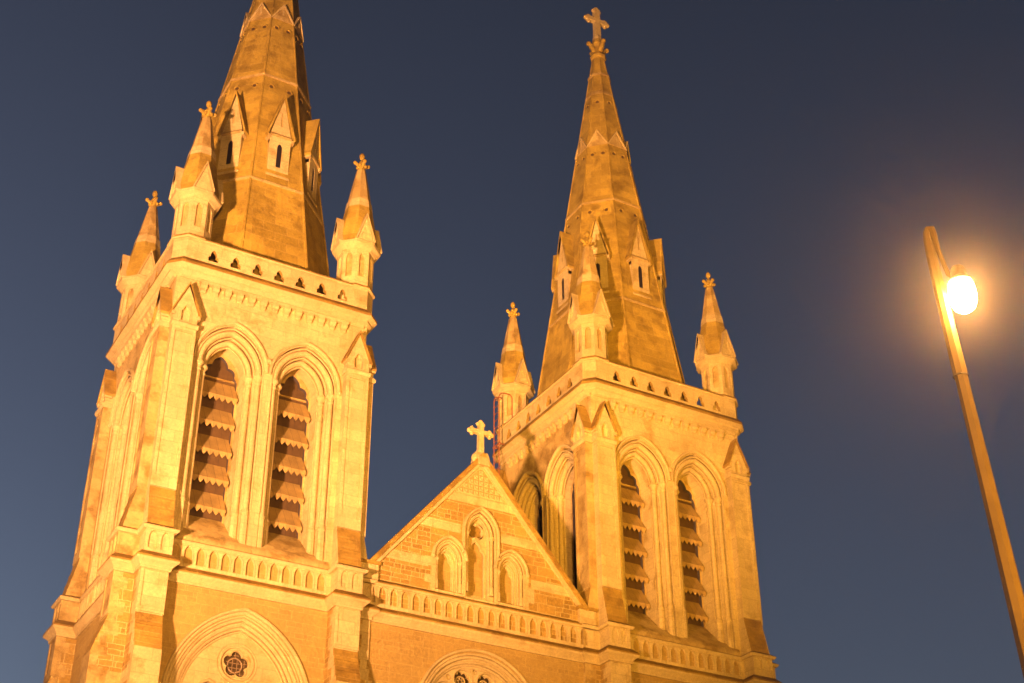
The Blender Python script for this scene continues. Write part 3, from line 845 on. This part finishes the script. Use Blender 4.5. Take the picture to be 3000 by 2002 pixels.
# ---- gable and centre of the west front (u measured from the middle, plane w = 3.05)
GW = 3.05
def gable_wall():
    b = MB()
    half, zf, za = 3.62, 18.55, 22.86
    tri = lambda h, z0, z1: [(-h, z0), (h, z0), (0, z1)]
    sl = (za - zf) / half
    hx = lambda z: (za - z) / sl
    winc = arch(0.52, 20.40, 0.34, 18.28, 0, 10); wins = [arch(0.47, 19.38, 0.16, 18.32, s * 1.055, 8) for s in (-1, 1)]
    out = [(-4.1, 17.0), (4.1, 17.0), (4.1, 18.0), (half, 18.0), (half, zf), (0, za), (-half, zf), (-half, 18.0), (-4.1, 18.0)]
    b.mat(RUBBLE); b.plate(out, [winc] + wins, GW - 0.16, GW)
    # pale bands, quoins round the windows, diaper field (2.5 mm and more proud)
    b.mat(PALE)
    for zt, zb, inner in ((20.58, 20.28, 0.70), (19.28, 18.98, 1.76)):
        for s in (-1, 1):
            q = [(s * inner, zb), (s * (hx(zb) - 0.02), zb), (s * (hx(zt) - 0.02), zt), (s * inner, zt)]
            b.plate(q if s > 0 else q[::-1], [], GW - 0.01, GW + 0.012)
    for zt in (21.62, ):
        b.plate([(-hx(zt - 0.28) + .02, zt - 0.28), (hx(zt - 0.28) - .02, zt - 0.28), (hx(zt) - .02, zt), (-hx(zt) + .02, zt)], [], GW - 0.01, GW + 0.012)
    zd = 21.63
    b.mat(ROUGH); b.plate([(-hx(zd) + .02, zd), (hx(zd) - .02, zd), (0, za - 0.05)], [], GW - 0.01, GW + 0.006); b.mat(PALE)
    random.seed(3)
    for s in (-1, 1):      # toothed dressings beside the side windows
        z = 18.26
        while z < 19.3:
            h = random.uniform(0.2, 0.34); ww = random.choice((0.62, 0.82))
            x0, x1 = s * (1.055 + 0.47), s * (1.055 + ww)
            q = [(min(x0, x1), z), (max(x0, x1), z), (max(x0, x1), min(z + h, 19.4)), (min(x0, x1), min(z + h, 19.4))]
            b.plate(q, [], GW - 0.01, GW + 0.008); z += h
    for s in (-1, 1): b.plate(rect(*((0.52, 0.585) if s > 0 else (-0.585, -0.52)), 18.26, 19.6), [], GW - 0.01, GW + 0.014)
    b.mat(RUBBLE); b.box(-4.1, 4.1, -2.6, -2.4, 17.0, 18.6)
    return b.mesh('gable_wall')

def diaper_mesh():
    b = MB().mat(TRIM); za, sl = 22.86, (22.86 - 18.55) / 3.62
    random.seed(5)
    st = 0.185
    for r_ in range(6):
        z = 21.74 + r_ * st
        hw = (za - z) / sl - 0.16
        n = int(hw // st)
        for i in range(-n, n + 1):
            u = i * st
            b.roll(circle(0.055, u, z, 8), 0, GW + 0.016, 0.022, True, 4)
            b.ball((u, -GW - 0.014, z), 0.022, n=5)
            for k in range(4):
                a = math.pi / 4 + k * math.pi / 2; b.ball((u + 0.082 * math.cos(a), -GW - 0.01, z + 0.082 * math.sin(a)), 0.02, n=5)
    b.mat(PALE)
    hz = lambda z: (za - z) / sl
    b.sweep([(-hz(21.66) + 0.1, 21.66), (hz(21.66) - 0.1, 21.66), (0, za - 0.14)], [(-0.02, GW), (-0.02, GW + 0.02), (0.02, GW + 0.02), (0.02, GW)], True)
    return b.mesh('diaper_panel')

def coping_mesh():
    b = MB(); half, zf, za = 3.62, 18.55, 22.86
    L = math.hypot(half, za - zf); nx, nz = (za - zf) / L, half / L
    for s in (-1, 1):
        def q(o0, o1, w0, w1, m):
            p = [(s * (half + nx * o0), zf + nz * o0), (0, za + o0 / nz), (0, za + o1 / nz), (s * (half + nx * o1), zf + nz * o1)]
            b.mat(m); b.plate(p if s < 0 else p[::-1], [], w0, w1)
        q(-0.05, 0.06, GW - 0.3, GW + 0.09, TRIM)
        q(0.061, 0.19, GW - 0.3, GW + 0.16, GRIME_SHADE)
        # kneeler block
        b.mat(PALE); x0, x1 = sorted((s * 3.42, s * 4.02)); b.box(x0, x1, -GW - 0.13, -GW + 0.4, 18.12, 18.62)
        b.mat(GRIME_SHADE); b.box(x0 - 0.05, x1 + 0.05, -GW - 0.17, -GW + 0.4, 18.621, 18.72)
    b.mat(TRIM)
    b.prof([(GW - 0.32, 22.7), (GW + 0.18, 22.7), (GW + 0.18, 22.95), (GW + 0.06, 23.2), (GW - 0.2, 23.2), (GW - 0.32, 22.95)], -0.2, 0.2)
    for s in (-1, 1): b.ball((s * 0.2, -GW + 0.05, 23.0), 0.12, sz=1.3)
    return b.mesh('gable_coping')

def blind_window_mesh(kind):
    b = MB()
    if kind == 'centre':
        hw, z0, cx, zb = 0.52, 20.40, 0.34, 18.28
        b.mat(PALE); b.plate(rect(-0.56, 0.56, 18.2, 21.2), [arch(0.36, z0, cx, 18.25)], GW - 0.34, GW - 0.161)
        b.mat(TRIM)
        b.roll(arch(0.52, z0, cx, 18.3), 0, GW - 0.02, 0.04); b.roll(arch(0.43, z0, cx, 99), 0, GW - 0.10, 0.055); b.roll(arch(0.36, z0, cx, 18.3), 0, GW - 0.165, 0.03)
        # plate tracery: quatrefoil over a trefoil-headed light
        qf = foil(4, 0.12, 0.13, 0, 20.62, math.pi / 4)
        light = mirror_close([(0.29, 18.5), (0.29, 19.82)] + arc2((0.29, 19.82), (0.155, 20.03), 0.05, 5) + arc2((0.155, 20.03), (0, 20.27), 0.05, 5))
        b.mat(PALE); b.plate(rect(-0.40, 0.40, 18.3, 21.05), [qf, light], GW - 0.40, GW - 0.33)
        b.mat(TRIM); b.roll(qf, 0.015, GW - 0.33, 0.03, True, 6); b.roll(circle(0.265, 0, 20.62), 0, GW - 0.33, 0.03, True, 6); b.roll(light, 0.02, GW - 0.33, 0.03, False, 6)
        b.mat(TRIM); b.sweep(arch(0.55, z0, cx, 19.65), [(0, GW - 0.01), (0, GW + 0.06), (0.03, GW + 0.09), (0.075, GW + 0.09), (0.10, GW - 0.01)])
        b.mat(ROUGH); b.plate(rect(-0.42, 0.42, 18.3, 20.36), [], GW - 0.60, GW - 0.50); b.mat(GRIME_SHADE); b.plate(rect(-0.42, 0.42, 20.361, 21.1), [], GW - 0.60, GW - 0.50)  # backing behind the quatrefoil is darker than the one below
        b.mat(PALE); b.prof([(GW - 0.52, 18.2), (GW + 0.05, 18.2), (GW + 0.05, 18.27), (GW - 0.52, 18.52)], -0.515, 0.515)
    else:
        hw, z0, cx = 0.47, 19.38, 0.16
        b.mat(PALE); b.plate(rect(-0.5, 0.5, 18.25, 20.0), [arch(0.33, z0 - 0.03, 0.20, 18.28)], GW - 0.26, GW - 0.161)
        b.plate(rect(-0.45, 0.45, 18.26, 19.95), [arch(0.265, z0 - 0.08, 0.22, 18.29)], GW - 0.36, GW - 0.261)
        b.mat(TRIM)
        b.roll(arch(0.47, z0, cx, 18.35), 0, GW - 0.02, 0.03); b.roll(arch(0.40, z0, 0.18, 99), 0, GW - 0.08, 0.05); b.roll(arch(0.33, z0 - 0.03, 0.20, 18.4), 0, GW - 0.165, 0.03); b.roll(arch(0.265, z0 - 0.08, 0.22, 18.4), 0, GW - 0.26, 0.025)
        b.sweep(arch(0.51, z0, cx, 99), [(0, GW - 0.01), (0, GW + 0.06), (0.03, GW + 0.09), (0.07, GW + 0.09), (0.095, GW - 0.01)])
        tre = mirror_close([(0.235, 18.35), (0.235, 19.22)] + arc2((0.235, 19.22), (0.13, 19.42), 0.04, 5) + arc2((0.13, 19.42), (0, 19.68), 0.05, 5))
        b.mat(PALE); b.plate(rect(-0.3, 0.3, 18.3, 19.9), [tre], GW - 0.40, GW - 0.355)
        b.mat(ROUGH); b.plate(rect(-0.3, 0.3, 18.3, 19.9), [], GW - 0.52, GW - 0.43)
        b.mat(PALE); b.prof([(GW - 0.45, 18.24), (GW + 0.05, 18.24), (GW + 0.05, 18.31), (GW - 0.45, 18.52)], -0.465, 0.465)
    return b.mesh('blind_window')

def shaft_mesh(z0, z1):
    b = MB().mat(TRIM)
    b.lathe([(0.075, z0 - 0.25), (0.075, z0), (0.07, z0 + 0.03), (0.045, z0 + 0.06), (0.043, z1 - 0.2), (0.055, z1 - 0.19), (0.05, z1 - 0.16), (0.07, z1 - 0.06), (0.085, z1 - 0.04), (0.085, z1)], 0, 0, 10)
    return b.mesh('shaft')

def gable_stop_mesh():
    b = MB().mat(TRIM)
    for k in range(5):
        a = k * math.pi * 0.4; b.ball((0.04 * math.cos(a), -GW - 0.05, 0.04 * math.sin(a)), 0.038, n=6)
    b.ball((0, -GW - 0.08, 0), 0.045, n=6); return b.mesh('hood_stop')

def cfront(name, me, label=None):
    return obj(name, me, cath, (0, 0, 0), 0, label)
G = cfront('gable_wall', gable_wall())
obj('gable_coping', coping_mesh(), G)
obj('diaper_panel', diaper_mesh(), G)
obj('cross', cross_mesh(23.22, 23.95, 24.38, 0.46, 0.085, PALE), G, (0, -GW + 0.06, 0))
BC = cfront('blind_window', blind_window_mesh('centre'), 'tall middle blind window with quatrefoil')
sh = shaft_mesh(18.75, 20.42)
for s in (-1, 1): obj('shaft', sh, BC, (s * 0.43, -GW + 0.10, 0))
bs = blind_window_mesh('side'); sh2 = shaft_mesh(18.62, 19.36); gs = gable_stop_mesh()
for s in (-1, 1):
    Bs = obj('blind_window', bs, cath, (s * 1.055, 0, 0))
    for s2 in (-1, 1): obj('shaft', sh2, Bs, (s2 * 0.40, -GW + 0.08, 0))
    obj('hood_stop', gs, Bs, (s * 0.57, 0, 19.36))

def centre_wall():
    b = MB().mat(ROUGH)
    hw = D / 2 - H - 0.002
    b.plate(rect(-hw, hw, 0, 16.998), [circle(1.9, 0, 14.67, 48)], GW - 0.16, GW)
    b.mat(PALE); b.plate(rect(-2.1, 2.1, 12.5, 16.9), [circle(1.70, 0, 14.67, 48)], GW - 0.34, GW - 0.161)
    return b.mesh('front_wall')
F = cfront('front_wall', centre_wall())
hwc = D / 2 - H - 0.02
ba = blind_arcade_mesh(-hwc, hwc, 21, -10 * 0.358 - 0.0, 0.358, GW)
obj('blind_arcade', ba.mesh('blind_arcade'), F)
sb = MB().mat(TRIM)
sb.prof([(GW - 0.05, 16.93), (GW + 0.06, 16.93), (GW + 0.07, 17.02), (GW + 0.15, 17.10), (GW + 0.20, 17.13), (GW + 0.22, 17.19), (GW + 0.22, 17.24), (GW + 0.07, 17.39), (GW - 0.05, 17.39)], -hwc, hwc, {5: GRIME_SHADE, 6: GRIME_SHADE})  # dark top slope painted as unlit, like the tower strings
sb.prof([(GW - 0.05, 18.03), (GW + 0.12, 18.03), (GW + 0.16, 18.08), (GW + 0.16, 18.12), (GW + 0.0, 18.25), (GW - 0.05, 18.25)], -hwc, hwc, {3: GRIME_SHADE, 2: GRIME_SHADE})
obj('string_course', sb, F)

def rose_mesh():
    b = MB().mat(TRIM); zc = 14.67
    for r_, ww, q in ((1.90, GW - 0.02, 0.04), (1.82, GW - 0.07, 0.05), (1.70, GW - 0.17, 0.04), (1.64, GW - 0.24, 0.04)):
        b.roll(circle(r_, 0, zc, 56), 0, ww, q, True)
    b.sweep(circle(1.96, 0, zc, 56), [(0, GW - 0.01), (0, GW + 0.06), (0.03, GW + 0.09), (0.07, GW + 0.09), (0.10, GW - 0.01)], True)
    rings = []; eyes = []
    for k in range(10):
        a = R(90 + 18 + 36 * k); rings.append((1.24 * math.cos(a), zc + 1.24 * math.sin(a)))
        a2 = R(90 + 36 * k); eyes.append((1.47 * math.cos(a2), zc + 1.47 * math.sin(a2)))
    b.mat(PALE)
    b.plate(circle(1.72, 0, zc, 56), [circle(0.32, u, z, 20) for u, z in rings] + [circle(0.085, u, z, 10) for u, z in eyes] + [circle(0.55, 0, zc, 24)], GW - 0.42, GW - 0.30)
    b.plate(circle(1.71, 0, zc, 56), [foil(8, 0.20, 0.082, u, z, 0.2) for u, z in rings] + [foil(8, 0.38, 0.15, 0, zc)], GW - 0.50, GW - 0.421)
    b.mat(TRIM)
    for u, z in rings:
        b.roll(circle(0.32, u, z, 20), 0, GW - 0.30, 0.025, True, 6)
        b.roll(circle(0.155, u, z, 16), 0, GW - 0.49, 0.018, True, 6)
        for k in range(6):
            a = k * math.pi / 3 + 0.3
            b.roll(circle(0.045, u + 0.097 * math.cos(a), z + 0.097 * math.sin(a), 8), 0, GW - 0.49, 0.012, True, 4)
    return b.mesh('rose_window')
RW = cfront('rose_window', rose_mesh())
pb = MB().mat(GLASSDK); pb.plate(circle(1.72, 0, 14.67, 40), [], GW - 0.62, GW - 0.60)
obj('pane', pb, RW)

# nave behind the west front
nb = MB(); hn = 4.0
nb.mat(RUBBLE); nb.box(-hn, hn, -2.38, 42, 0, 17.6)
nb.mat(SLATE)
nb.add([(-hn - 0.3, -2.3, 17.5), (hn + 0.3, -2.3, 17.5), (0, -2.3, 22.3), (-hn - 0.3, 42, 17.5), (hn + 0.3, 42, 17.5), (0, 42, 22.3)], [(0, 1, 2), (3, 5, 4), (0, 2, 5, 3), (1, 4, 5, 2), (0, 3, 4, 1)])
cfront('nave', nb)

# ---- red iron ladder on the inner side of the right tower
lb = MB().mat(REDIRON)
xw = D - 3.62 - D / 2
for dy in (2.28, 2.66):
    pts = [(xw, dy, 22.0), (xw, dy, 28.9)] + [(xw + 0.22 * (1 - math.cos(t)), dy, 28.9 + 0.22 * math.sin(t)) for t in (0.4, 0.8, 1.2, 1.57)] + [(xw + 0.5, dy, 29.12), (xw + 0.56, dy, 29.0), (xw + 0.56, dy, 28.0)]
    lb.tube(pts, 0.022, 6)
for i in range(24): lb.tube([(xw, 2.28, 22.2 + i * 0.29), (xw, 2.66, 22.2 + i * 0.29)], 0.013, 5)
L_ = cfront('roof_ladder', lb, 'red iron ladder fixed up the inner face of the right tower')
br = MB().mat(REDIRON)
for z in (25.0, 26.95, ):
    for dy in (2.28, 2.66): br.tube([(xw - 0.02, dy, z), (xw + 0.5, dy, z)], 0.025, 6)
    br.tube([(xw, 2.2, z), (xw, 2.74, z)], 0.028, 6)
obj('bracket', br, L_)

# ------------------------------------------------------------------ street lamp
LX, LY, LJ = -3.71, -31.83, 8.20
lamp = thing('street_lamp', 'tall octagonal street lamp with a hooked arm and glaring sodium bowl', 'street lamp', (LX, LY, 0))
rv = Vector((math.cos(YAW + 0.28), -math.sin(YAW + 0.28), 0))      # across the line of sight to the lamp
bk = Vector((math.sin(YAW + 0.28), math.cos(YAW + 0.28), 0))
def lp(du, z, db=0.0): return tuple(rv * du + bk * db + Vector((0, 0, z)))
pm = MB().mat(POLE)
pm.tube([lp(0.34, 0), lp(0, LJ)], 0.1, 8, [0.125, 0.057], rot=R(10))
pm.mat(DARKMETAL); pm.lathe([(0.24, 0.0), (0.24, 0.03), (0.15, 0.05)], (rv * 0.34).x, (rv * 0.34).y, 12)
obj('pole', pm, lamp)
am = MB().mat(POLE)
am.tube([lp(0.003, LJ - 0.09), lp(-0.002, LJ), lp(-0.020, LJ + 0.40), lp(-0.034, LJ + 0.75), lp(-0.046, LJ + 1.0), lp(-0.053, LJ + 1.22), lp(-0.054, LJ + 1.36), lp(-0.048, LJ + 1.45, -.005), lp(-0.034, LJ + 1.485, -.01), lp(-0.018, LJ + 1.475, -.02), lp(-0.007, LJ + 1.42, -.03), lp(0.0, LJ + 1.32, -.045), lp(0.011, LJ + 1.19, -.06), lp(0.031, LJ + 1.05, -.08), lp(0.054, LJ + 0.90, -.10), lp(0.085, LJ + 0.86, -.11)], 0.06, 8,
        [0.066, 0.065, 0.060, 0.056, 0.052, 0.050, 0.048, 0.046, 0.042, 0.038, 0.034, 0.028, 0.023, 0.022, 0.021, 0.020], rot=R(10))
obj('arm', am, lamp)
jr = MB().mat(DARKMETAL); jr.lathe([(0.060, LJ - 0.10), (0.069, LJ - 0.10), (0.069, LJ - 0.085), (0.060, LJ - 0.085)], 0, 0, 8, cap=False)
obj('collar', jr, lamp)
HX = rv * 0.138 + bk * -0.12; HZ = LJ - 0.065
hm = MB().mat(DARKMETAL)
hm.lathe([(0.02, HZ + 1.02), (0.055, HZ + 1.01), (0.07, HZ + 0.97), (0.072, HZ + 0.90), (0.10, HZ + 0.88), (0.118, HZ + 0.85), (0.11, HZ + 0.845)], HX.x, HX.y, 16)
obj('lamp_housing', hm, lamp)
gm = MB().mat(emit('sodium_bowl_glow', (1.0, 0.42, 0.085), 84.0))
gm.lathe([(0.10, HZ + 0.845), (0.117, HZ + 0.78), (0.122, HZ + 0.71), (0.115, HZ + 0.645), (0.094, HZ + 0.59), (0.055, HZ + 0.555), (0.015, HZ + 0.545)], HX.x, HX.y, 24)
obj('lamp_bowl', gm, lamp)

# ------------------------------------------------------------------ floodlight fixtures
for i, (pos, aim, pw, cone, colr) in enumerate(FLOODS):
    t = thing('floodlight', ('round floodlight on a mast far left of the cathedral', 'round floodlight on a mast turned toward the right tower', 'round floodlight on a mast aimed straight at the left tower')[i], 'floodlight', (pos[0], pos[1], 0), 'floodlights on the forecourt')
    d = (Vector(aim) - Vector(pos)).normalized()
    q = d.to_track_quat('-Z', 'Y')
    hb = MB().mat(DARKMETAL)
    hb.lathe([(0.25, 0.5), (0.42, 0.35), (0.56, 0.02), (0.58, 0.02), (0.58, -0.06), (0.56, -0.06), (0.56, 0.0)], 0, 0, 16, cap=False)
    h = obj('housing', hb, t, (0, 0, pos[2])); h.rotation_euler = q.to_euler()
    bb = MB().mat(DARKMETAL); bb.box(-0.3, 0.3, -0.3, 0.3, 0, 0.08); bb.tube([(0, 0, 0.08), (0, 0, pos[2] - 0.1)], 0.06, 8)
    obj('stand', bb, t)
    gl = MB().mat(emit('flood_lens', colr, 4.0)); gl.lathe([(0.55, 0.005), (0.4, 0.0), (0.01, -0.001)], 0, 0, 16, cap=False)
    gg = obj('lens', gl, h)
    ld = bpy.data.lights.new('flood_lamp', 'SPOT'); ld.energy = pw; ld.color = colr; ld.spot_size = R(cone); ld.spot_blend = 1.0; ld.shadow_soft_size = 0.9
    lo = bpy.data.objects.new('flood_lamp', ld); C.objects.link(lo); lo.parent = t
    lo.location = tuple(Vector((0, 0, pos[2])) + d * 0.15); lo.rotation_euler = q.to_euler()

# ------------------------------------------------------------------ lamp glow from an added haze
HALO_HAZE = True
if HALO_HAZE:
    hz = MB(); hz.box(-70, 90, -75, 75, -1, 60)
    hm_ = bpy.data.materials.new('added_halo_haze'); hm_.use_nodes = True  # volume added so that the street lamp gets a halo
    n = hm_.node_tree.nodes; n.remove(n['Principled BSDF'])
    pv = n.new('ShaderNodeVolumePrincipled'); pv.inputs['Color'].default_value = (0.9, 0.9, 0.92, 1)
    pv.inputs['Density'].default_value = 0.0035; pv.inputs['Anisotropy'].default_value = 0.95
    hm_.node_tree.links.new(pv.outputs[0], n['Material Output'].inputs['Volume'])
    hz.mat(hm_); ho = obj('halo_haze', hz); ho['kind'] = 'stuff'

sc.cycles.use_denoising = True
sc.cycles.max_bounces = 5
sc.cycles.volume_bounces = 0
